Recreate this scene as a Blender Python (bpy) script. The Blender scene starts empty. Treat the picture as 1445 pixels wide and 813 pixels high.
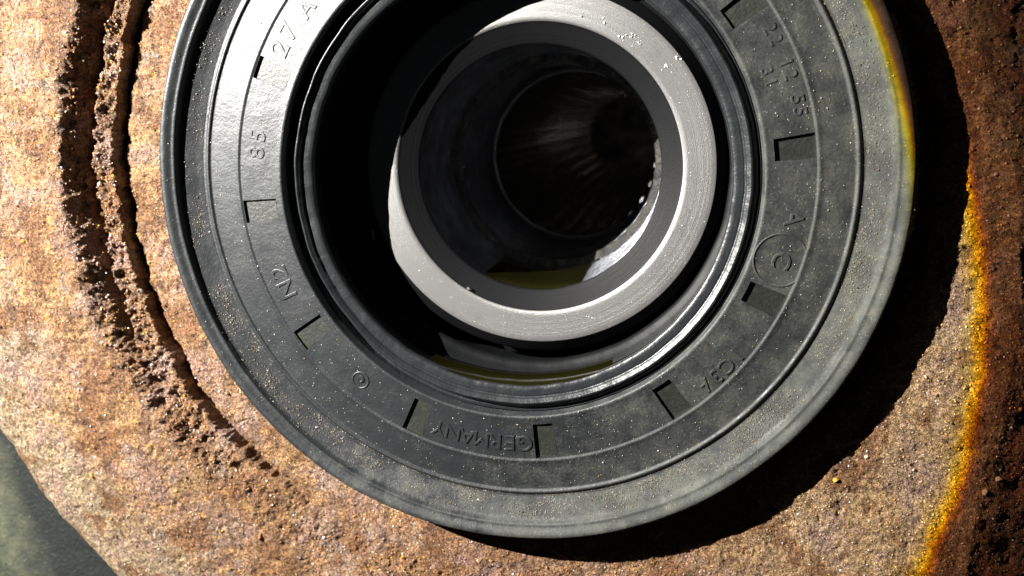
import bpy, math
import numpy as np
from mathutils import Matrix, Vector

# ------------------------------------------------------------------ camera, light, exposure
# Modelling unit "u" = 1 cm; everything is scaled by S to metres. The hub axis is world Z.
S = 0.01
sc = bpy.context.scene
COL = sc.collection
W, H, F, D = 1445.0, 813.0, 1300.0, 13.0


def camera_frame(vx, vy, px, py):
    a = np.array([(vx - W / 2) / F, (H / 2 - vy) / F, -1.0]); a /= np.linalg.norm(a)
    p0 = np.array([(px - W / 2) / F * D, (H / 2 - py) / F * D, -D])
    z = -a
    x = np.array([1.0, 0, 0]); x -= z * x.dot(z); x /= np.linalg.norm(x)
    y = np.cross(z, x)
    m = np.stack([x, y, z], 1)
    return m, -m.T @ p0


Mc, Cc = camera_frame(950, 165, 726.6, 255.4)
cam_d = bpy.data.cameras.new('camera')
cam = bpy.data.objects.new('camera', cam_d)
COL.objects.link(cam)
R = Mc.T
cam.matrix_world = Matrix([[R[0, 0], R[0, 1], R[0, 2], Cc[0] * S], [R[1, 0], R[1, 1], R[1, 2], Cc[1] * S],
                           [R[2, 0], R[2, 1], R[2, 2], Cc[2] * S], [0, 0, 0, 1]])
cam_d.sensor_width = 36.0
cam_d.lens = F / W * 36.0
cam_d.clip_start = 0.002
cam_d.clip_end = 20.0
cam_d.dof.use_dof = True
cam_d.dof.focus_distance = 0.1310
cam_d.dof.aperture_fstop = 26.0
sc.camera = cam

# The place is dark; everything is lit by one hand torch held up on the left. Its beam is a clean cone
# whose rim breaks into yellow and orange, with a weak spill of light outside it.
world = bpy.data.worlds.new('World')
sc.world = world
world.use_nodes = True
world.node_tree.nodes['Background'].inputs[0].default_value = (.75, .88, 1.0, 1)
world.node_tree.nodes['Background'].inputs[1].default_value = 0.009
LP = Vector((-21.5, 11.0, 16.0))
AIM = Vector((-10.0, 3.445, 0.0))
torch_d = bpy.data.lights.new('torch_beam', 'POINT')
torch_d.energy = 16.5
torch_d.color = (1.0, 0.975, 0.93)
torch_d.shadow_soft_size = 0.04 * S
torch_d.use_nodes = True
tn = torch_d.node_tree
em = tn.nodes['Emission']
geo = tn.nodes.new('ShaderNodeNewGeometry')
dot = tn.nodes.new('ShaderNodeVectorMath'); dot.operation = 'DOT_PRODUCT'
ax = (AIM - LP).normalized()
dot.inputs[1].default_value = ax
tn.links.new(geo.outputs['Incoming'], dot.inputs[0])
ab = tn.nodes.new('ShaderNodeMath'); ab.operation = 'ABSOLUTE'
tn.links.new(dot.outputs['Value'], ab.inputs[0])
ac = tn.nodes.new('ShaderNodeMath'); ac.operation = 'ARCCOSINE'
tn.links.new(ab.outputs[0], ac.inputs[0])
dv = tn.nodes.new('ShaderNodeMapRange')          # angle off the beam axis, .9 to 1.1 of the cone half-angle
dv.inputs[1].default_value = math.radians(22.45) * .9
dv.inputs[2].default_value = math.radians(22.45) * 1.1
tn.links.new(ac.outputs[0], dv.inputs[0])
prof = tn.nodes.new('ShaderNodeValToRGB')
pe = prof.color_ramp.elements
stops = [(0.0, (1.0, 1.0, 1.0)), (.44, (.88, .88, .86)), (.477, (1.0, .93, .50)), (.487, (1.7, 1.42, .02)), (.497, (1.6, 1.05, .01)),
         (.508, (.9, .24, .01)), (.522, (.27, .16, .115)), (.65, (.24, .165, .125)), (1.0, (.07, .06, .055))]
while len(pe) < len(stops): pe.new(.5)
for k, (p, c) in enumerate(stops):
    pe[k].position = p; pe[k].color = (*c, 1)
tn.links.new(dv.outputs[0], prof.inputs[0])
tn.links.new(prof.outputs[0], em.inputs['Color'])
torch = bpy.data.objects.new('torch_beam', torch_d)
torch.location = LP * S
COL.objects.link(torch)
# weak unseen lamp added past the axle's far end to brighten the bore
far_d = bpy.data.lights.new('added_bore_light', 'POINT')
far_d.energy = 0.045
far_d.shadow_soft_size = 0.5 * S
far_d.color = (.92, .95, 1.0)
far = bpy.data.objects.new('added_bore_light', far_d)
far.location = Vector((5.5, -2.0, -34)) * S
COL.objects.link(far)
vs = sc.view_settings
vs.view_transform = 'Standard'
vs.look = 'None'
vs.exposure = 0.0
vs.gamma = 1.0
vs.use_curve_mapping = False
sc.cycles.max_bounces = 10
sc.cycles.sample_clamp_indirect = 6.0

rng = np.random.default_rng(7)


# ------------------------------------------------------------------ noise
def sstep(x, a, b):
    t = np.clip((x - a) / (b - a), 0, 1)
    return t * t * (3 - 2 * t)


def noise2(x, y, seed=0):
    xi = np.floor(x).astype(np.int64); yi = np.floor(y).astype(np.int64)
    xf = x - xi; yf = y - yi
    u = xf * xf * xf * (xf * (xf * 6 - 15) + 10); v = yf * yf * yf * (yf * (yf * 6 - 15) + 10)

    def g(ix, iy, dx, dy):
        h = (ix * 374761393 + iy * 668265263 + seed * 1442695041) & 0xffffffff
        h = ((h ^ (h >> 13)) * 1274126177) & 0xffffffff
        h = h ^ (h >> 16)
        a = (h & 0xffff) / 65536.0 * 2 * math.pi
        return np.cos(a) * dx + np.sin(a) * dy
    n0 = g(xi, yi, xf, yf) * (1 - u) + g(xi + 1, yi, xf - 1, yf) * u
    n1 = g(xi, yi + 1, xf, yf - 1) * (1 - u) + g(xi + 1, yi + 1, xf - 1, yf - 1) * u
    return (n0 * (1 - v) + n1 * v) * 1.5


def fbm(x, y, f, octv=4, seed=0, gain=0.5):
    s = 0; a = 1.0; t = 0
    for i in range(octv):
        s = s + a * noise2(x * f + 17.3 * i, y * f - 9.1 * i, seed + i); t += a
        a *= gain; f *= 2.03
    return s / t


# ------------------------------------------------------------------ material helpers
class Mat:
    def __init__(self, name, base=(.5, .5, .5), rough=.5, metal=0.0, spec=.5):
        self.m = bpy.data.materials.new(name); self.m.use_nodes = True
        self.nt = self.m.node_tree; self.N = self.nt.nodes; self.L = self.nt.links
        self.b = self.N['Principled BSDF']
        self.b.inputs['Base Color'].default_value = (*base, 1)
        self.b.inputs['Roughness'].default_value = rough
        self.b.inputs['Metallic'].default_value = metal
        self.b.inputs['Specular IOR Level'].default_value = spec
        self.tc = self.N.new('ShaderNodeTexCoord')
        self.mp = self.N.new('ShaderNodeVectorMath'); self.mp.operation = 'SCALE'
        self.mp.inputs['Scale'].default_value = 1 / S
        self.L.new(self.tc.outputs['Object'], self.mp.inputs[0])
        self.P = self.mp.outputs[0]
        self.h = None

    def noise(self, scale, detail=4, rough=.55, out='Fac', vec=None, typ=None, dist=0):
        n = self.N.new('ShaderNodeTexNoise'); n.inputs['Scale'].default_value = scale
        n.inputs['Detail'].default_value = detail; n.inputs['Roughness'].default_value = rough
        n.inputs['Distortion'].default_value = dist
        self.L.new(vec or self.P, n.inputs['Vector']); return n.outputs[out]

    def voronoi(self, scale, out='Distance', vec=None, rnd=1.0):
        n = self.N.new('ShaderNodeTexVoronoi'); n.inputs['Scale'].default_value = scale
        n.inputs['Randomness'].default_value = rnd
        self.L.new(vec or self.P, n.inputs['Vector']); return n.outputs[out]

    def ramp(self, v, stops):
        n = self.N.new('ShaderNodeValToRGB'); e = n.color_ramp.elements
        while len(e) < len(stops): e.new(.5)
        for k, (p, c) in enumerate(stops):
            e[k].position = p
            e[k].color = (c, c, c, 1) if isinstance(c, (int, float)) else (*c, 1)
        self.L.new(v, n.inputs[0]); return n.outputs[0]

    def mrange(self, v, a, b, c, d):
        n = self.N.new('ShaderNodeMapRange')
        for i, q in enumerate((a, b, c, d)): n.inputs[i + 1].default_value = q
        self.L.new(v, n.inputs[0]); return n.outputs[0]

    def math(self, op, a, b=None):
        n = self.N.new('ShaderNodeMath'); n.operation = op
        for i, q in enumerate((a, b)):
            if q is None: continue
            if isinstance(q, (int, float)): n.inputs[i].default_value = q
            else: self.L.new(q, n.inputs[i])
        return n.outputs[0]

    def mix(self, f, a, b, blend='MIX'):
        n = self.N.new('ShaderNodeMix'); n.data_type = 'RGBA'; n.blend_type = blend
        for i, q in ((0, f), (6, a), (7, b)):
            if isinstance(q, (int, float)): n.inputs[i].default_value = q
            elif isinstance(q, tuple): n.inputs[i].default_value = (*q, 1)
            else: self.L.new(q, n.inputs[i])
        return n.outputs[2]

    def attr(self, name, out='Color'):
        n = self.N.new('ShaderNodeAttribute'); n.attribute_name = name; return n.outputs[out]

    def bump(self, height, strength, dist):
        n = self.N.new('ShaderNodeBump'); n.inputs['Strength'].default_value = strength
        n.inputs['Distance'].default_value = dist * S
        self.L.new(height, n.inputs['Height'])
        if self.h is not None: self.L.new(self.h, n.inputs['Normal'])
        self.h = n.outputs[0]
        self.L.new(self.h, self.b.inputs['Normal'])

    def set(self, name, v):
        self.L.new(v, self.b.inputs[name])


# ---- rubber with a film of dust (heavier towards +x and in the trough, given by the 'dust' attribute)
def rubber(name, dusty=True, base=(.018, .02, .022), rough=.43):
    m = Mat(name, base, rough, 0, .85)
    fine = m.noise(26, 5, .6); mid = m.noise(3.2, 5, .6); big = m.noise(1.1, 3)
    m.set('Roughness', m.mrange(m.math('ADD', mid, m.math('MULTIPLY', fine, .6)), .5, 1.1, rough - .05, rough + .12))
    m.bump(m.noise(7, 5, .6), .25, .03)
    m.bump(fine, .35, .012)
    if dusty:
        d = m.attr('dust', 'Fac')
        s1 = m.math('ADD', m.math('MULTIPLY', fine, .75), m.math('MULTIPLY', mid, .8))
        f = m.math('SUBTRACT', m.math('ADD', s1, m.math('MULTIPLY', d, .9)), 1.02)
        f = m.mrange(f, 0, .6, 0, .54)
        tint = m.ramp(m.noise(5, 4, .7), [(.3, (.125, .135, .12)), (.55, (.17, .175, .145)), (.75, (.22, .20, .14))])
        c = m.mix(f, base, tint)
        m.set('Roughness', m.math('ADD', m.math('MULTIPLY', f, .55), m.mrange(m.math('ADD', mid, m.math('MULTIPLY', fine, .6)), .5, 1.1, rough - .05, rough + .12)))
        m.set('Specular IOR Level', m.mrange(f, 0, .6, .85, .25))
        # smears and little clear sparkles
        c = m.mix(m.ramp(m.noise(2.0, 6, .7), [(.42, .55), (.56, 0.0)]), c, base)
        sp = m.ramp(m.voronoi(22), [(.10, 1.0), (.20, 0.0)])
        sp = m.math('MULTIPLY', sp, m.ramp(m.noise(3.2, 4), [(.46, 0.0), (.58, 1.0)]))
        sp = m.math('MULTIPLY', sp, m.mrange(d, 0, .7, .15, .6))
        c = m.mix(sp, c, (.36, .35, .28))
        m.set('Base Color', c)
    return m.m


M_rubber = rubber('seal_rubber')
M_lip = rubber('lip_rubber', False, (.016, .018, .020), .33)
M_lip.node_tree.nodes['Principled BSDF'].inputs['Specular IOR Level'].default_value = .7
m = Mat('near_black_rubber', (.006, .0065, .007), .5, 0, .2)  # darker than the lip rubber, for the lip underside and dust lip
m.bump(m.noise(6, 5, .6), .2, .03)
M_dark = m.m

m = Mat('notch_floor_rubber', (.03, .032, .018), .48, 0, .8)
m.bump(m.noise(20, 5, .65), .5, .02)
m.set('Base Color', m.ramp(m.noise(9, 5, .7), [(.35, (.016, .018, .015)), (.6, (.026, .028, .021)), (.8, (.06, .057, .04))]))
M_notch = m.m


# ---- turned steel: fine concentric tool marks
def turned(name, base, rough, metal, amt, freq=42):
    m = Mat(name, base, rough, metal)
    sep = m.N.new('ShaderNodeSeparateXYZ'); m.L.new(m.P, sep.inputs[0])
    r = m.math('SQRT', m.math('ADD', m.math('POWER', m.math('ABSOLUTE', sep.outputs[0]), 2.0), m.math('POWER', m.math('ABSOLUTE', sep.outputs[1]), 2.0)))
    cv = m.N.new('ShaderNodeCombineXYZ'); m.L.new(r, cv.inputs[0])
    rad = m.noise(freq, 3, .7, vec=cv.outputs[0])
    m.bump(rad, amt, .012)
    g = m.noise(55, 4, .7)
    m.bump(g, .5, .008)
    m.set('Roughness', m.mrange(g, .3, .7, rough - .05, rough + .1))
    c = m.mix(m.mrange(rad, .3, .7, 0, 1), tuple(q * .86 for q in base), tuple(min(1, q * 1.08) for q in base))
    st = m.ramp(m.noise(1.9, 5, .7), [(.52, 0.0), (.7, .35)])
    c = m.mix(st, c, tuple(q * .5 for q in base))
    c = m.mix(m.ramp(m.noise(90, 2, .5), [(.3, .5), (.45, 0.0)]), c, tuple(q * .5 for q in base))
    m.set('Base Color', c)
    return m


mm = turned('turned_steel', (.34, .336, .326), .42, .8, .42, 110)
M_steel = mm.m
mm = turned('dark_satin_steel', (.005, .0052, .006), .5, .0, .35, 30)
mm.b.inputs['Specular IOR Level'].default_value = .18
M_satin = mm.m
m = Mat('oily_black_steel', (.5, .51, .55), .16, 1.0)
sep = m.N.new('ShaderNodeSeparateXYZ'); m.L.new(m.P, sep.inputs[0])
cv = m.N.new('ShaderNodeCombineXYZ'); m.L.new(sep.outputs[2], cv.inputs[2])
m.bump(m.noise(26, 4, .7, vec=cv.outputs[0]), .9, .12)
m.set('Base Color', m.ramp(m.noise(2.2, 5, .7), [(.40, (.14, .145, .16)), (.62, (.55, .57, .62))]))
m.bump(m.noise(22, 5, .6), .35, .02)
m.bump(m.noise(60, 3, .6), .35, .008)
m.set('Roughness', m.mrange(m.noise(6, 4), .3, .7, .12, .26))
M_oily = m.m
m = Mat('rough_black_cast', (.03, .03, .03), .4, .2)
m.bump(m.noise(9, 5, .7), .8, .06)
m.set('Base Color', m.ramp(m.noise(5, 5, .7), [(.4, (.012, .012, .013)), (.62, (.05, .048, .035)), (.8, (.14, .12, .07))]))
M_cast = m.m
m = Mat('wet_bright_steel', (.4, .4, .39), .22, .9)
m.bump(m.noise(14, 4, .6), .6, .03)
M_ring = m.m
m = Mat('oily_brown_steel', (.1, .065, .035), .18, .9)
m.bump(m.noise(4, 4, .6), .5, .05)
m.set('Base Color', m.ramp(m.noise(1.2, 4), [(.40, (.05, .05, .05)), (.66, (.34, .28, .21))]))
M_spline = m.m

m = Mat('olive_oil', (.009, .0085, .002), .10)
m.b.inputs['IOR'].default_value = 1.47
m.bump(m.noise(1.5, 3), .2, .03)
M_oil = m.m
m = Mat('clear_droplet', (.9, .9, .85), .04)
m.b.inputs['Transmission Weight'].default_value = .85
M_drop = m.m

# ---- rust: broad colour comes with the mesh, finer grain from nodes
m = Mat('rusty_cast_iron', (.3, .2, .13), .5)
col = m.attr('rust_colour')
g1 = m.noise(17, 7, .76, dist=.5); g2 = m.noise(70, 3, .7)
wv = m.N.new('ShaderNodeVectorMath'); wv.operation = 'ADD'
m.L.new(m.P, wv.inputs[0]); wn = m.N.new('ShaderNodeVectorMath'); wn.operation = 'SCALE'; wn.inputs['Scale'].default_value = .12
m.L.new(m.noise(9, 3, out='Color'), wn.inputs[0]); m.L.new(wn.outputs[0], wv.inputs[1])
g3 = m.N.new('ShaderNodeRGBToBW'); m.L.new(m.voronoi(34, 'Color', wv.outputs[0]), g3.inputs[0]); g3 = g3.outputs[0]
g4 = m.N.new('ShaderNodeRGBToBW'); m.L.new(m.voronoi(75, 'Color', wv.outputs[0]), g4.inputs[0]); g4 = g4.outputs[0]
c = m.mix(m.ramp(g1, [(.36, .75), (.5, 0.0)]), col, m.mix(1.0, col, (.5, .36, .28), 'MULTIPLY'))
c = m.mix(m.ramp(g2, [(.56, 0.0), (.72, .55)]), c, (.62, .52, .42))
c = m.mix(1.0, c, m.ramp(g3, [(.1, (.42, .34, .30)), (.4, (.9, .88, .86)), (.85, (1.36, 1.33, 1.28))]), 'MULTIPLY')
c = m.mix(1.0, c, m.ramp(g4, [(.15, (.38, .30, .24)), (.42, (.9, .9, .9)), (.85, (1.5, 1.48, 1.44))]), 'MULTIPLY')
sp = m.ramp(m.noise(17, 3, .5), [(.675, 0.0), (.71, .8)])
c = m.mix(sp, c, (.75, .40, .06))
m.set('Base Color', c)
m.set('Roughness', m.mrange(m.noise(30, 3), .35, .65, .22, .62))
m.b.inputs['Specular IOR Level'].default_value = .45
m.bump(m.noise(6, 5, .65), .5, .06)
m.bump(g1, 1.0, .06)
m.bump(g3, .8, .016)
m.bump(g4, 1.0, .012)
m.bump(g2, 1.0, .010)
M_rust = m.m


def grain_mat(name, rough):
    m = Mat(name, (.4, .35, .25), rough)
    m.set('Base Color', m.attr('grain_colour'))
    m.bump(m.noise(60, 3), .4, .01)
    return m.m


M_grain = grain_mat('mineral_grain', .45)
M_rgrain = grain_mat('rust_grain', .22)

m = Mat('mottled_ground', (.05, .06, .05), .7)
g = m.noise(2.6, 6, .7); fine = m.noise(14, 5, .7)
sep = m.N.new('ShaderNodeSeparateXYZ'); m.L.new(m.P, sep.inputs[0])
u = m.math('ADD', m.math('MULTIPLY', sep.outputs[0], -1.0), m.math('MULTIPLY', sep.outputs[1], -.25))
k = m.math('ADD', m.math('SUBTRACT', u, 11.9), m.math('MULTIPLY', m.noise(.9, 5, .6), 1.2))  # darker near the hub edge, paler olive farther out
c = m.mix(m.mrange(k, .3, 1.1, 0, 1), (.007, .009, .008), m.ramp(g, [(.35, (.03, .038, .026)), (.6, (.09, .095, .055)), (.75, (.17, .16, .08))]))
c = m.mix(m.ramp(fine, [(.62, 0.0), (.72, .5)]), c, (.3, .32, .27))
m.set('Base Color', c)
m.bump(fine, .7, .06)
m.bump(g, .35, .15)
M_ground = m.m


# ------------------------------------------------------------------ mesh helpers
def mesh_np(name, v, f, mat, parent=None, smooth=True, loc=(0, 0, 0)):
    """v (n,3) in units u; f list/array of faces (all the same size in one array, or a list of arrays)"""
    me = bpy.data.meshes.new(name)
    v = np.asarray(v, dtype=np.float64) * S
    fs = f if isinstance(f, list) else [f]
    fs = [np.asarray(q, dtype=np.int64) for q in fs if len(q)]
    nl = sum(q.size for q in fs); nf = sum(len(q) for q in fs)
    me.vertices.add(len(v)); me.vertices.foreach_set('co', v.astype(np.float32).ravel())
    me.loops.add(nl); me.loops.foreach_set('vertex_index', np.concatenate([q.ravel() for q in fs]).astype(np.int32))
    tot = np.concatenate([np.full(len(q), q.shape[1]) for q in fs])
    start = np.concatenate([[0], np.cumsum(tot)[:-1]])
    me.polygons.add(nf)
    me.polygons.foreach_set('loop_start', start.astype(np.int32))
    me.polygons.foreach_set('loop_total', tot.astype(np.int32))
    me.update(calc_edges=True); me.validate()
    me.polygons.foreach_set('use_smooth', np.full(len(me.polygons), smooth))
    if mat: me.materials.append(mat)
    o = bpy.data.objects.new(name, me)
    COL.objects.link(o)
    o.location = Vector(loc) * S
    if parent: o.parent = parent
    return o


def point_attr(o, name, val):
    val = np.asarray(val, dtype=np.float32)
    if val.ndim == 1:
        a = o.data.attributes.new(name, 'FLOAT', 'POINT'); a.data.foreach_set('value', val)
    else:
        a = o.data.attributes.new(name, 'FLOAT_COLOR', 'POINT')
        a.data.foreach_set('color', np.c_[val, np.ones(len(val))].astype(np.float32).ravel())


def tag(o, label=None, cat=None, group=None, kind=None):
    for k, q in (('label', label), ('category', cat), ('group', group), ('kind', kind)):
        if q: o[k] = q
    return o


def empty(name, loc=(0, 0, 0)):
    o = bpy.data.objects.new(name, None); COL.objects.link(o)
    o.location = Vector(loc) * S; o.empty_display_size = .01
    return o


def grid_faces(nr, nt_, wrap=True):
    j = np.arange(nt_ if wrap else nt_ - 1); i = np.arange(nr - 1)
    I, J = np.meshgrid(i, j, indexing='ij'); J2 = (J + 1) % nt_
    return np.stack([I * nt_ + J, I * nt_ + J2, (I + 1) * nt_ + J2, (I + 1) * nt_ + J], -1).reshape(-1, 4)


def fine_profile(pr, step=.05):
    out = [pr[0]]
    for a, b in zip(pr[:-1], pr[1:]):
        n = max(1, int(math.hypot(b[0] - a[0], b[1] - a[1]) / step))
        for k in range(1, n + 1):
            out.append((a[0] + (b[0] - a[0]) * k / n, a[1] + (b[1] - a[1]) * k / n))
    return out


def lathe(name, prof, mat, parent=None, n=480, wob=0.0, wf=1.0, seed=0, step=.06, outward=True, dust=None):
    """profile runs from the inside to the outside (normals up)"""
    pr = np.array(fine_profile(prof, step))
    th = np.linspace(0, 2 * np.pi, n, endpoint=False)
    Rr = pr[:, 0][:, None] + 0 * th; Z = pr[:, 1][:, None] + 0 * th
    if wob:
        x = np.cos(th) * 3 * wf; y = np.sin(th) * 3 * wf
        q = np.arange(len(pr))[:, None] * step
        Rr = Rr + wob * fbm(x[None] + q * .3 + 7.7 * seed, y[None] + 0 * q, 1.0, 4, seed)
        Z = Z + wob * fbm(x[None] + 0 * q, y[None] + q * .3, 1.0, 4, seed + 9)
    v = np.stack([Rr * np.cos(th), Rr * np.sin(th), Z], -1).reshape(-1, 3)
    f = grid_faces(len(pr), n)
    f = f[:, ::-1]
    o = mesh_np(name, v, f, mat, parent)
    if dust is not None:
        point_attr(o, 'dust', dust(v))
    return o


ICO_V = None


def grains(name, pos, size, colr, mat, parent=None, flat=.75):
    """one mesh of many small angular grains"""
    t = (1 + 5 ** .5) / 2
    bv = np.array([(-1, t, 0), (1, t, 0), (-1, -t, 0), (1, -t, 0), (0, -1, t), (0, 1, t), (0, -1, -t), (0, 1, -t),
                   (t, 0, -1), (t, 0, 1), (-t, 0, -1), (-t, 0, 1)]) / 1.9
    bf = np.array([(0, 11, 5), (0, 5, 1), (0, 1, 7), (0, 7, 10), (0, 10, 11), (1, 5, 9), (5, 11, 4), (11, 10, 2), (10, 7, 6),
                   (7, 1, 8), (3, 9, 4), (3, 4, 2), (3, 2, 6), (3, 6, 8), (3, 8, 9), (4, 9, 5), (2, 4, 11), (6, 2, 10), (8, 6, 7), (9, 8, 1)])
    n = len(pos)
    q = rng.normal(size=(n, 4)); q /= np.linalg.norm(q, axis=1)[:, None]
    w, x, y, z = q.T
    Rm = np.stack([1 - 2 * (y * y + z * z), 2 * (x * y - z * w), 2 * (x * z + y * w), 2 * (x * y + z * w), 1 - 2 * (x * x + z * z), 2 * (y * z - x * w),
                   2 * (x * z - y * w), 2 * (y * z + x * w), 1 - 2 * (x * x + y * y)], -1).reshape(n, 3, 3)
    sc3 = rng.uniform(.55, 1.25, (n, 1, 3))
    v = bv[None] * rng.uniform(.75, 1.2, (n, 12, 1)) * sc3
    v = np.einsum('nij,nkj->nki', Rm, v) * size[:, None, None]
    v[:, :, 2] *= flat
    v = v + pos[:, None, :]
    f = (bf[None] + (np.arange(n) * 12)[:, None, None]).reshape(-1, 3)
    o = mesh_np(name, v.reshape(-1, 3), f, mat, parent, smooth=False)
    point_attr(o, 'grain_colour', np.repeat(colr, 12, axis=0))
    return o


def pick(cols, n, jitter=.15):
    c = np.array(cols)[rng.integers(0, len(cols), n)]
    return np.clip(c * (1 + rng.normal(0, jitter, (n, 1))), 0, 1)


# ------------------------------------------------------------------ ground far behind
gx, gy = np.meshgrid(np.linspace(-40, 40, 160), np.linspace(-40, 40, 160), indexing='ij')
gz = -2.2 + .25 * fbm(gx, gy, .5, 5, 3)
gv = np.stack([gx, gy, gz], -1).reshape(-1, 3); gf = grid_faces(160, 160, False)[:, ::-1]
gc = gv[gf].mean(1)
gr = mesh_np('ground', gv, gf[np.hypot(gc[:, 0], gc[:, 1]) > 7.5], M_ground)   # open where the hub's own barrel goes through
tag(gr, 'ground, dark beside the hub and pale greenish farther out, out of focus beyond the hub edge', None, None, 'structure')

# ------------------------------------------------------------------ rusty hub
YB = np.array([-12, -7.5, -5.79, -3.87, -2.18, -.69, .5, 1.03, 2.0, 3.2, 6, 9])
XB = np.array([5.9, 6.05, 6.14, 6.28, 6.54, 6.50, 6.22, 5.98, 5.62, 5.2, 4.0, 2.0])


def hub_outer(deg):
    deg = (deg - 90) % 360 + 90
    return 9.86 + 2.6 * sstep(deg, 252, 300)


def hub_height(x, y):
    r = np.hypot(x, y); deg = (np.degrees(np.arctan2(y, x)) - 90) % 360 + 90
    wx = x + .10 * fbm(x, y, 1.3, 4, 21); wy = y + .10 * fbm(x, y, 1.3, 4, 22)
    rw = np.hypot(wx, wy) + .05 * fbm(x, y, 6, 3, 23) + .03 * fbm(x, y, 16, 3, 24)
    wl = (1 - sstep(deg, 212, 246)) * sstep(deg, 90, 120)
    wl2 = (1 - sstep(deg, 186, 222)) * sstep(deg, 90, 120)
    z = -.42 + .21 * sstep(deg, 280, 330) + 0 * r
    z = z + .10 * sstep(deg, 240, 262) * (1 - sstep(deg, 285, 312))
    # stepped, crumbling bands on the left
    z = z + wl * (.20 * sstep(rw, 6.29, 6.34) + .02 * sstep(rw, 6.4, 6.7)) - .22 * wl * np.exp(-((rw - 6.27) / .045) ** 2)
    z = z + wl2 * .30 * sstep(rw, 6.72, 7.08) - .16 * wl2 * np.exp(-((rw - 6.71) / .05) ** 2)
    z = z + (1 - wl2) * wl * .20 * sstep(rw, 6.45, 6.95)
    crumb = np.exp(-((r - 6.65) / .33) ** 2) * (1 - .65 * sstep(deg, 200, 232)) * (1 - sstep(deg, 235, 275)) * sstep(deg, 90, 120)
    crumb = crumb + .28 * np.exp(-((r - 6.5) / .5) ** 2) * sstep(deg, 235, 260) * (1 - sstep(deg, 285, 300))
    tang = np.radians(deg) * r
    z = z + crumb * (.21 * fbm(x, y, 4.4, 5, 31, .62) - .05)
    # gentle dome outwards, then the chipped outer edge
    z = z - .028 * np.clip(r - 7.0, 0, 9) ** 2 * .6
    ro = hub_outer(deg) + .05 * fbm(x, y, .9, 3, 41) + .025 * fbm(x, y, 3.5, 3, 42)
    e = r - (ro - .34)
    z = z - 1.2 * np.clip(e, 0, 9) ** 1.3
    z = z - 9.0 * np.clip(e - .24, 0, 9)
    # surface grain
    z = z + .055 * fbm(x, y, 1.1, 3, 51) + .030 * fbm(x, y, 3.6, 3, 52) + .022 * fbm(x, y, 12, 4, 53, .7)
    pit = fbm(x, y, 5.0, 4, 54)
    z = z - .08 * np.clip(pit - .22, 0, 1)
    # trench added beside the seal on the right to deepen the shade there
    wr = sstep(deg, 296, 330)
    z = z - .75 * wr * (1 - sstep(r, 5.25, 5.8))
    # right shoulder, a slope shaped to turn the rust away from the light
    d = x - .3 - np.interp(y, YB, XB) + .05 * fbm(x, y, 2.2, 4, 61) + .02 * fbm(x, y, 8, 3, 62)
    sl = np.where(d > 0, np.sqrt(d * d + .012 ** 2) - .012, 0)
    z = z - .30 * sl + .07 * sstep(d, .05, .6) * fbm(x, y, 1.6, 4, 63)
    # the crack across the shoulder
    cd = np.abs((x - 7.02) + .22 * (y + 1.7) + .10 * fbm(x, y, 2.5, 3, 64)) 
    z = z - .13 * np.exp(-(cd / .035) ** 2) * sstep(y, -2.9, -2.5) * (1 - sstep(y, -1.1, -.6))
    return z, dict(r=r, deg=deg, wl=wl, wl2=wl2, rw=rw, crumb=crumb, d=d, pit=pit, ro=ro)


def rust_colour(x, y, k):
    def C(*q): return np.array(q)[None, :]
    n1 = fbm(x, y, .9, 5, 71); n2 = fbm(x, y, 2.6, 5, 72); n3 = fbm(x, y, 5, 4, 73); n4 = fbm(x, y, .6, 4, 74)
    c = C(.44, .27, .155) + 0 * x[:, None]

    def mix(c, t, w): return c * (1 - w[:, None]) + t * w[:, None]
    c = mix(c, C(.44, .29, .14), .7 * sstep(n1, .0, .30))
    c = mix(c, C(.42, .33, .29), .8 * sstep(-n1, .05, .35))
    c = mix(c, C(.20, .115, .07), .8 * sstep(n2, .06, .34))
    c = mix(c, C(.56, .34, .09), .8 * sstep(n3, .30, .42))
    c = mix(c, C(.30, .30, .33), .55 * sstep(-n2, .26, .42))
    # crumbling bands are browner, their slope shade partly painted into the colour
    c = mix(c, C(.21, .115, .065), np.clip(k['crumb'] * .85, 0, .85))
    # grey-beige road dust towards the outer edge
    dd = sstep(k['r'] + 1.0 * n4, 7.9, 9.4) * (k['deg'] > 120) * (1 - sstep(k['deg'], 255, 300))
    c = mix(c, C(.40, .355, .27), .85 * dd)
    # lighter tan on the lower right, darker brown past the shoulder line
    br = sstep(k['deg'], 262, 300) 
    c = mix(c, C(.52, .39, .24), .65 * np.clip(br, 0, 1))
    bz = sstep(k['deg'], 246, 262) * (1 - sstep(k['deg'], 290, 312)) * (1 - sstep(k['r'], 6.6, 8.2))
    c = mix(c, C(.27, .145, .075), .65 * bz)
    n5 = fbm(x, y, 1.1, 7, 75, .68)
    c = mix(c, C(.26, .13, .06), .85 * sstep(n5, .03, .20))
    n6 = fbm(x, y, 2.4, 6, 79, .7)
    c = mix(c, C(.13, .07, .04), .8 * sstep(n6, .20, .32))
    c = mix(c, C(.40, .28, .27), .6 * sstep(-n5, .05, .25))
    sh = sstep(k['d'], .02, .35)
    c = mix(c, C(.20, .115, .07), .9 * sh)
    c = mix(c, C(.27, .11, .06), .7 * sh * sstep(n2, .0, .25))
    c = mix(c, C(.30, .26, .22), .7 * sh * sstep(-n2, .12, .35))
    return np.clip(c * C(1.0, .94, .84) * (1 + .25 * n3[:, None]), .01, .9)


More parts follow.
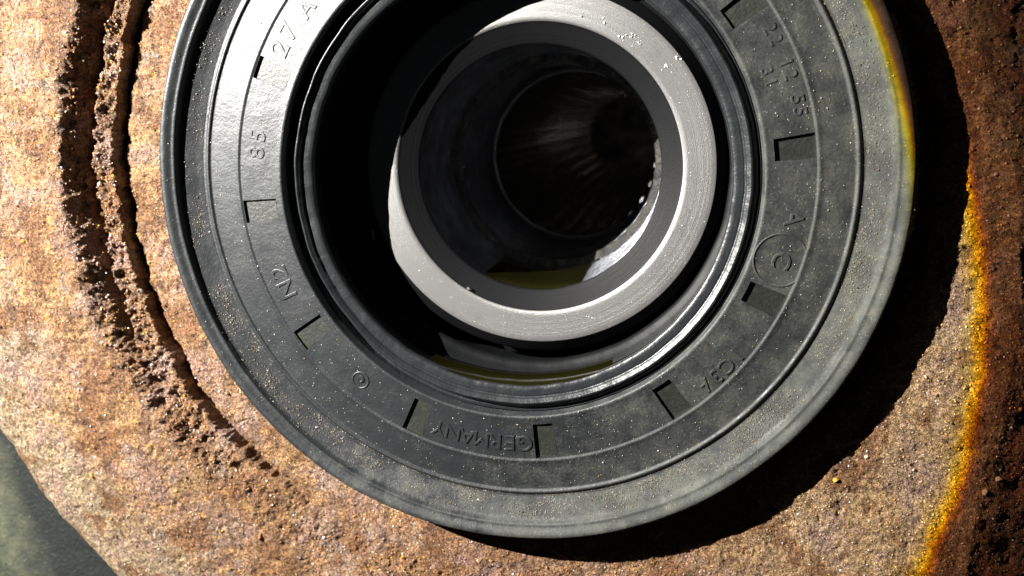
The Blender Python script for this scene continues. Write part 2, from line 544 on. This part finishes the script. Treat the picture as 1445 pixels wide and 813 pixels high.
td = np.concatenate([np.arange(150, 385, .16), np.arange(385, 510, 1.5)])
t1 = np.linspace(0, 1, 300)
TH, T = np.meshgrid(np.radians(td), t1)
Rr = 4.9 + T * (hub_outer(np.degrees(TH) % 360) + .30 - 4.9)
X, Y = (Rr * np.cos(TH)).ravel(), (Rr * np.sin(TH)).ravel()
Z, K = hub_height(X, Y)
hubv = np.stack([X, Y, Z], -1)
hub = mesh_np('rusty_hub', hubv, grid_faces(len(t1), len(td))[:, ::-1], M_rust)
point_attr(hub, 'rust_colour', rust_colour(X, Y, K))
tag(hub, 'rusty pitted cast iron hub flange around the black rubber seal', 'hub')

# loose crumbs of rust, denser along the broken bands
n = 42000
th = np.radians(rng.uniform(150, 385, n * 2)); rr = np.sqrt(rng.uniform(5.2 ** 2, 9.4 ** 2, n * 2))
x, y = rr * np.cos(th), rr * np.sin(th)
z, k = hub_height(x, y)
keep = rng.uniform(0, 1, n * 2) < (.50 + .9 * k['crumb'] * 1.0)
x, y, z = x[keep], y[keep], z[keep]; cr = k['crumb'][keep]
sz = (.006 + .02 * rng.beta(1.2, 5, len(x))) * (1 + 1.1 * cr * rng.uniform(0, 1, len(x)))
cc = rust_colour(x, y, {q: w[keep] for q, w in k.items()}) * rng.uniform(.4, 1.6, (len(x), 1))
sel = rng.uniform(0, 1, len(x)) < .05
cc[sel] = pick([(.75, .42, .05), (.8, .74, .68), (.78, .72, .7), (.62, .3, .05)], sel.sum())
# a few larger amber nodules
m_ = 60
ta_ = np.radians(rng.uniform(160, 372, m_)); ra_ = np.sqrt(rng.uniform(5.4 ** 2, 9.2 ** 2, m_))
xa, ya = ra_ * np.cos(ta_), ra_ * np.sin(ta_); za, _ = hub_height(xa, ya)
x, y, z = np.r_[x, xa], np.r_[y, ya], np.r_[z, za]
sz = np.r_[sz, .022 + .04 * rng.beta(1.2, 3, m_)]
cc = np.r_[cc, pick([(.62, .36, .06), (.55, .28, .05), (.6, .5, .38), (.35, .18, .08)], m_)]
g = grains('rust_crumbs', np.stack([x, y, z + sz * .2], -1), sz, np.clip(cc, 0, .9), M_rgrain, hub)
tag(g, None, None, None, 'stuff')

# ------------------------------------------------------------------ the rubber seal
seal = empty('shaft_seal', (0, 0, 0))
tag(seal, 'black rubber oil seal with notched dusty face, seated in the rusty hub', 'oil seal')


def cone(r_):
    return .115 * np.clip(4.58 - r_, 0, 9) * (r_ > 3.39)


def face_dust(v):
    x, y = v[:, 0], v[:, 1]; r = np.hypot(x, y)
    d = .05 + .62 * sstep(x * .9 - y * .15, -1.5, 4.2)
    d = d + .14 * fbm(x, y, .8, 4, 81) + .28 * sstep(-y, 3.6, 4.8) * .6
    tr = sstep(r, 4.62, 4.68)
    d = d + tr * (.22 * sstep(x - .4 * y, -4.2, 1.5) + .42 * fbm(x, y, 2.5, 5, 82, .65))
    return np.clip(d, 0, 1.4)


NOTCH = [156.8, 187.0, 216.7, 247.7, 277.1, 306.8, 335.9, 7.4, 37.1, 67.0, 97.0, 127.0]
HALF = 2.35
NR0, NR1 = 3.53, 4.07
fp = [(3.365, -.04), (3.387, -.02), (3.395, .035), (3.42, .062), (3.45, .058), (NR0, .055), (NR1 - .005, .055), (NR1 + .0, .055), (4.082, .057),
      (4.10, .076), (4.12, .076), (4.15, .064), (4.4, .056), (4.56, .05), (4.58, .052), (4.592, .066), (4.607, .076), (4.622, .076), (4.637, .066), (4.65, .05), (4.668, .034), (4.70, .038)]
fr = np.array(fine_profile(fp, .05))
fr = np.unique(np.round(fr, 5), axis=0); fr = fr[np.argsort(fr[:, 0], kind='stable')]
ta = list(np.arange(0, 360, .6))
edges = sorted([(a - HALF) % 360 for a in NOTCH] + [(a + HALF) % 360 for a in NOTCH])
ta = [a for a in ta if min(min(abs(a - e), 360 - abs(a - e)) for e in edges) > .25] + edges
ta = np.array(sorted(ta)); tr_ = np.radians(ta)
Rr = fr[:, 0][:, None] + 0 * tr_; Z = fr[:, 1][:, None] + 0 * tr_
XX, YY = Rr * np.cos(tr_), Rr * np.sin(tr_)
Z = Z + .006 * fbm(XX, YY, 1.6, 4, 85) + cone(Rr)
v = np.stack([XX, YY, Z], -1).reshape(-1, 3)
f = grid_faces(len(fr), len(ta))
cen = v[f].mean(1); cr_ = np.hypot(v[f][:, :, 0], v[f][:, :, 1]).mean(1); ca = np.degrees(np.arctan2(cen[:, 1], cen[:, 0])) % 360
inn = np.zeros(len(f), bool)
for a in NOTCH:
    inn |= np.abs((ca - a + 180) % 360 - 180) < HALF
inn &= (cr_ > NR0) & (cr_ < NR1)
f = f[~inn]
o = mesh_np('face_ring', v, f, M_rubber, seal)
point_attr(o, 'dust', face_dust(v))
# the notches: sunken pockets
nv, nf = [], []
A = np.radians(np.linspace(-HALF, HALF, 7)); r0, r1, dz = NR0, NR1, .038
top = [(r0 * math.cos(a), r0 * math.sin(a)) for a in A] + [(r1 * math.cos(a), r1 * math.sin(a)) for a in A[::-1]]
nn = len(top)
for (px_, py_) in top: nv.append((px_, py_, .057 + float(cone(math.hypot(px_, py_)))))
for (px_, py_) in top: nv.append((px_, py_, .055 - dz + float(cone(math.hypot(px_, py_)))))
side = [(i, (i + 1) % nn, nn + (i + 1) % nn, nn + i) for i in range(nn)]
side = [q[::-1] for q in side][::-1]
floor = [tuple(range(nn, 2 * nn))]
proto = mesh_np('notch', nv, [np.array(side), np.array(floor)], M_notch, seal, smooth=False)
for i, a in enumerate(NOTCH):
    q = proto if i == 0 else proto.copy()
    if i: COL.objects.link(q); q.parent = seal
    q.rotation_euler.z = math.radians(a)

outer = [(4.70, .038), (4.80, .06), (5.0, .125), (5.04, .15), (5.055, .20), (5.075, .225), (5.10, .215), (5.13, .225), (5.2, .262), (5.245, .268), (5.275, .25),
         (5.29, .21), (5.292, .1), (5.28, -.05), (5.25, -.09), (5.25, -1.4)]
lathe('outer_rim', outer, M_rubber, seal, 720, wob=.012, wf=1.6, seed=2, step=.03, dust=face_dust)
lip = [(3.22, -.62), (3.06, -.5), (3.02, -.32), (2.995, -.19), (3.0, -.145), (3.02, -.125), (3.06, -.112), (3.145, -.105), (3.16, -.112), (3.17, -.075),
       (3.21, -.05), (3.225, -.035), (3.24, -.03), (3.255, -.04), (3.27, -.09), (3.29, -.15), (3.33, -.17), (3.35, -.165), (3.37, -.10)]
lathe('lip_underside', [(3.22, -.62), (3.06, -.5), (3.02, -.28), (2.996, -.08)], M_dark, seal, 480, wob=.01, wf=2.2, seed=5, step=.03)
lathe('sealing_lip', [(a, b + .11) for a, b in lip if b > -.3], M_lip, seal, 720, wob=.014, wf=2.2, seed=5, step=.02, dust=face_dust)
dl = [(2.97, -1.6), (2.93, -1.15), (2.90, -.99), (2.905, -.94), (2.93, -.90), (3.0, -.86), (3.1, -.76), (3.2, -.68), (3.35, -.6)]
o = lathe('dust_lip', dl, M_dark, seal, 480, wob=.012, wf=2, seed=8, step=.03)
o.location = Vector((.10, .05, 0)) * S
spring = [(3.02 + .05 * math.cos(t), -.90 + .05 * math.sin(t)) for t in np.linspace(math.pi, 0, 9)]
cas = lathe('metal_case', [(3.3, -1.7), (3.6, -1.72), (5.2, -1.72)], M_satin, seal, 240, step=.3)


# lettering moulded on the face, tops pointing outwards, read clockwise
def letters(text, mid_deg, rad, size, name='lettering', mat=None, gap=1.0, zh=.02):
    verts, faces, off = [], [], 0
    w = size * .80 * gap
    cu = bpy.data.curves.new('t', 'FONT'); cu.size = size; cu.extrude = .003; cu.bevel_depth = .008; cu.bevel_resolution = 1
    cu.align_x = 'CENTER'; cu.align_y = 'CENTER'; cu.resolution_u = 4; cu.offset = -.003
    to = bpy.data.objects.new('t', cu); COL.objects.link(to)
    for i, ch in enumerate(text):
        if ch == ' ': continue
        cu.body = ch
        dg = bpy.context.evaluated_depsgraph_get()
        me = bpy.data.meshes.new_from_object(to.evaluated_get(dg))
        a = math.radians(mid_deg) - (i - (len(text) - 1) / 2) * w / rad
        mt = Matrix.Translation((rad * math.cos(a), rad * math.sin(a), .056 + float(cone(rad)))) @ Matrix.Rotation(a - math.pi / 2, 4, 'Z') @ Matrix.Rotation(-math.atan(.115), 4, 'X')
        for q in me.vertices: verts.append(mt @ q.co)
        for p in me.polygons: faces.append([j + off for j in p.vertices])
        off = len(verts)
        bpy.data.meshes.remove(me)
    bpy.data.objects.remove(to)
    me = bpy.data.meshes.new(name)
    me.from_pydata([tuple(q * S) for q in verts], [], faces)
    me.materials.append(M_rubber)
    o = bpy.data.objects.new(name, me); COL.objects.link(o); o.parent = seal
    co = np.array([tuple(q) for q in verts])
    point_attr(o, 'dust', face_dust(co))
    return o


letters('GERMANY', 262.8, 3.82, .34, gap=.80)
letters('27', 149.2, 3.82, .40, gap=.85)
letters('A', 141, 3.78, .36)
letters('85', 172.5, 3.80, .36, gap=.85)
letters('N2', 203.5, 3.78, .38, gap=.9)
letters('1C3A', 318.5, 3.92, .30, gap=.9)
letters('12', 296, 3.85, .28, gap=.9) if False else None
letters('22 12 55', 22.5, 3.92, .25, gap=.82)
letters('31', 22.5, 3.66, .22, gap=.9)
letters('A', 353.5, 3.82, .36)


def emblem(deg, rad, R0, ch, size):
    cx_, cy_ = rad * math.cos(math.radians(deg)), rad * math.sin(math.radians(deg))
    pr = np.array([(R0 + .016 * math.cos(t), .052 + .013 * math.sin(t)) for t in np.linspace(math.pi, 0, 7)])
    th = np.linspace(0, 2 * np.pi, 48, endpoint=False)
    v = np.stack([cx_ + pr[:, 0][:, None] * np.cos(th), cy_ + pr[:, 0][:, None] * np.sin(th), pr[:, 1][:, None] + cone(np.hypot(cx_ + pr[:, 0][:, None] * np.cos(th), cy_ + pr[:, 0][:, None] * np.sin(th)))], -1).reshape(-1, 3)
    o = mesh_np('ring_mark', v, grid_faces(7, 48)[:, ::-1], M_rubber, seal)
    point_attr(o, 'dust', face_dust(v))
    letters(ch, deg, rad, size)


emblem(232.2, 3.78, .125, 'c', .24)
emblem(344.5, 3.80, .36, 'C', .36)

# ------------------------------------------------------------------ steel sleeve inside the seal
SX, SY = .193, .110
slv = empty('bearing_sleeve', (SX, SY, .0))
tag(slv, 'bare steel sleeve end with bright turned face inside the rubber seal', 'sleeve')
lathe('end_face', [(2.145, -.815), (2.165, -.8), (2.60, -.8), (2.62, -.805)], M_steel, slv, 480, step=.05)
lathe('outer_chamfer', [(2.62, -.805), (2.635, -.82), (2.80, -.985), (2.815, -1.01), (2.82, -1.75), (3.35, -1.9)], M_satin, slv, 480, step=.05)  # flared foot added to keep the bore light from leaking upwards
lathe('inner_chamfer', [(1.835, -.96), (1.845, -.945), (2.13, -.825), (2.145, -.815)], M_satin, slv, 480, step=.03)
lathe('bore_wall', [(1.84, -3.1), (1.835, -2.0), (1.835, -.96)], M_oily, slv, 360, step=.1, wob=.004, wf=3)
lathe('bore_ledge', [(1.70, -3.22), (1.71, -3.16), (1.76, -3.13), (1.84, -3.1)], M_cast, slv, 360, step=.02, wob=.03, wf=5, seed=3)
lathe('lower_bore', [(1.78, -6.4), (1.78, -4.3), (1.72, -4.2), (1.70, -4.0), (1.70, -3.22)], M_oily, slv, 360, step=.12, wob=.012, wf=3, seed=4)
tor = [(1.72 + .05 * math.cos(t), -6.46 + .05 * math.sin(t)) for t in np.linspace(math.pi * 1.3, -.2, 12)]
lathe('retaining_ring', tor + [(1.80, -6.47)], M_ring, slv, 360, step=.03, wob=.012, wf=8, seed=6)
# internally splined tube below the ring
ns = 28; n = ns * 12
th = np.linspace(0, 2 * np.pi, n, endpoint=False)
ph = (th * ns / (2 * np.pi)) % 1
pr_ = 1.77 - .12 * (sstep(ph, .12, .2) * (1 - sstep(ph, .58, .66)))
zz = np.linspace(-30, -6.5, 12)
v = np.stack([pr_[None] * np.cos(th) + 0 * zz[:, None], pr_[None] * np.sin(th) + 0 * zz[:, None], zz[:, None] + 0 * th], -1).reshape(-1, 3)
mesh_np('splined_tube', v, grid_faces(12, n)[:, ::-1], M_spline, slv)
lathe('end_plate', [(0.001, -40), (4, -40), (9, -40)], M_spline, slv, 120, step=.8)


# ------------------------------------------------------------------ oil
def oil_film(R_, a0, a1, prof, cx_, cy_, label):
    """a puddle hugging the bottom of a round wall: prof = (thickness factor, z) rows, thinning out to nothing at both ends"""
    n = 60; u_ = np.linspace(0, 1, n); th = np.radians(a0 + (a1 - a0) * u_)
    w = np.sin(np.pi * u_) ** .8 * (1 + .25 * fbm(u_ * 5, u_ * 0, 1.3, 3, 77))
    v = []
    for k, z_ in prof:
        rr_ = R_ - k * w
        v.append(np.stack([cx_ + rr_ * np.cos(th), cy_ + rr_ * np.sin(th), z_ + 0 * th], -1))
    o = mesh_np('oil_pool', np.concatenate(v), grid_faces(len(prof), n, False)[:, ::-1], M_oil)
    tag(o, label, 'oil')


oil_film(1.838, 242, 292, [(-.004, -1.0), (.03, -1.03), (.06, -1.15), (.07, -1.5), (.07, -2.2), (.06, -2.8), (-.004, -2.95)], SX, SY,
         'thin olive oil pool lying at the bottom of the dark bore')
oil_film(3.0, 244, 298, [(-.004, -.03), (.02, -.05), (.045, -.12), (.06, -.25), (.065, -.42), (.05, -.6), (-.2, -.62)], 0, 0,
         'olive oil caught under the seal lip below the steel sleeve')
dr = grains('oil_drop', np.array([[SX - 1.05, SY - 1.83, -.80]]), np.array([.055]), np.array([[.5, .5, .3]]), M_drop, None, .9)
dr.data.polygons.foreach_set('use_smooth', np.ones(len(dr.data.polygons), bool))
dr.modifiers.new('s', 'SUBSURF').render_levels = 2
tag(dr, 'single clear oil drop on the inner edge of the steel face', 'drop')

# ------------------------------------------------------------------ dirt on the seal
n = 34000
rr = rng.normal(4.74, .12, n); rr = np.where(rr < 4.66, 4.66 + rng.uniform(0, .4, n), rr)
dg_ = rng.uniform(130, 400, n)
dens = .35 + .65 * sstep(dg_, 175, 215) * (1 - .75 * sstep(dg_, 335, 380))
cl = fbm(rr * np.cos(np.radians(dg_)), rr * np.sin(np.radians(dg_)), 1.6, 4, 91)
keep = rng.uniform(0, 1, n) < dens * sstep(cl, -.35, .3)
rr, dg_ = rr[keep], dg_[keep]
zz = np.interp(rr, [4.6, 4.7, 4.72, 4.80, 5.0, 5.04, 5.3], [.04, .028, .036, .06, .125, .15, .26])
sz = .004 + .020 * rng.beta(1.0, 8, len(rr))
pos = np.stack([rr * np.cos(np.radians(dg_)), rr * np.sin(np.radians(dg_)), zz + sz * .4], -1)
dirt = grains('dirt_grains', pos, sz, pick([(.20, .18, .14), (.15, .125, .085), (.30, .28, .23), (.08, .07, .055), (.24, .22, .17), (.19, .15, .10)], len(rr)), M_grain)
tag(dirt, 'sandy dirt packed in the trough round the edge of the rubber seal', 'dirt', None, 'stuff')

n = 2600
rr = np.sqrt(rng.uniform(3.4 ** 2, 5.2 ** 2, n)); dg_ = rng.uniform(125, 400, n)
xx, yy = rr * np.cos(np.radians(dg_)), rr * np.sin(np.radians(dg_))
zz = np.interp(rr, [3.4, 3.42, 4.08, 4.11, 4.56, 4.62, 4.65, 4.72, 5.04, 5.07, 5.25], [.0, .06, .056, .075, .05, .068, .028, .036, .15, .22, .268]) + cone(rr)
inn = np.zeros(n, bool)
for a in NOTCH: inn |= (np.abs((dg_ % 360 - a + 180) % 360 - 180) < HALF + .4) & (rr > 3.45) & (rr < 4.12)
keep = ~inn & (rng.uniform(0, 1, n) < .35 + .65 * sstep(fbm(xx, yy, 1.2, 3, 95), -.1, .3))
sz = .004 + .010 * rng.beta(1.2, 6, n)
pos = np.stack([xx, yy, zz + sz * .3], -1)[keep]
sp = grains('dust_specks', pos, sz[keep], pick([(.6, .6, .56), (.5, .47, .36), (.7, .7, .68), (.5, .35, .12)], keep.sum()), M_grain)
tag(sp, 'pale dust specks scattered over the black rubber face', 'dust', None, 'stuff')

n = 420
rr = np.where(rng.uniform(0, 1, n) < .6, rng.uniform(2.15, 2.6, n), rng.uniform(2.15, 2.62, n)); dg_ = rng.uniform(0, 360, n)
sz = .004 + .012 * rng.beta(1, 7, n)
pos = np.stack([SX + rr * np.cos(np.radians(dg_)), SY + rr * np.sin(np.radians(dg_)), -.797 + 0 * rr], -1)
nk = np.array([(1.67, 1.93), (1.57, 2.03), (.83, 2.34), (1.42, 2.01), (2.20, 1.71), (1.15, 2.23), (2.05, 1.58)])
nk = np.repeat(nk, 4, axis=0) + rng.normal(0, .025, (28, 2))
pos = np.concatenate([pos, np.c_[nk, np.full(28, -.795)]]); sz = np.r_[sz, rng.uniform(.008, .022, 28)]; n = len(sz)
sp = grains('metal_specks', pos, sz, pick([(.85, .85, .83), (.7, .66, .6), (.8, .8, .8)], n), M_grain)
tag(sp, 'tiny pale specks stuck on the bright steel ring', 'dust', None, 'stuff')
n = 300
dg_ = rng.uniform(150, 400, n); rr = rng.choice([3.255, 3.19, 3.03, 3.12], n) + rng.normal(0, .008, n)
zz = np.interp(rr, [3.0, 3.03, 3.12, 3.19, 3.25, 3.28], [-.2, -.15, -.115, -.045, .01, -.01])
sz = .006 + .014 * rng.beta(1, 5, n)
sp = grains('lip_droplets', np.stack([rr * np.cos(np.radians(dg_)), rr * np.sin(np.radians(dg_)), zz], -1), sz, pick([(.7, .7, .7), (.5, .45, .3)], n), M_drop)
tag(sp, 'small wet beads along the raised lip of the seal', 'droplets', None, 'stuff')

# yellow grit clinging to the right rim
n = 900
dg_ = rng.uniform(-8, 24, n); rr = 5.29 + np.abs(rng.normal(0, .05, n)) * (1 + fbm(dg_ * .6, dg_ * 0, 1.0, 3, 97))
sz = rng.uniform(.008, .022, n)
pos = np.stack([rr * np.cos(np.radians(dg_)), rr * np.sin(np.radians(dg_)), .16 - 2.2 * (rr - 5.29) + rng.normal(0, .03, n)], -1)
sp = grains('yellow_grit', pos, sz, pick([(.5, .40, .12), (.4, .36, .16), (.42, .28, .10), (.3, .27, .12)], n), M_grain)
tag(sp, 'crust of yellow grit clinging to the right rim of the seal', 'grit', None, 'stuff')


def pebble(deg, r_, z_, s_, c_, label):
    p = grains('pebble', np.array([[r_ * math.cos(math.radians(deg)), r_ * math.sin(math.radians(deg)), z_]]), np.array([s_]), np.array([c_]), M_grain)
    tag(p, label, 'pebble', 'pale grit pebbles in the seal trough')
    b = p.modifiers.new('s', 'SUBSURF'); b.render_levels = 1; b.levels = 1


pebble(263.4, 4.86, .03, .085, (.34, .33, .26), 'largest pale grit pebble in the trough at the bottom of the seal')
pebble(264.9, 4.74, -.04, .055, (.36, .35, .26), 'smaller pebble touching the left side of the largest pale pebble')
pebble(301.5, 4.86, .03, .05, (.8, .8, .76), 'round white grain alone in the trough at the lower right of the seal')
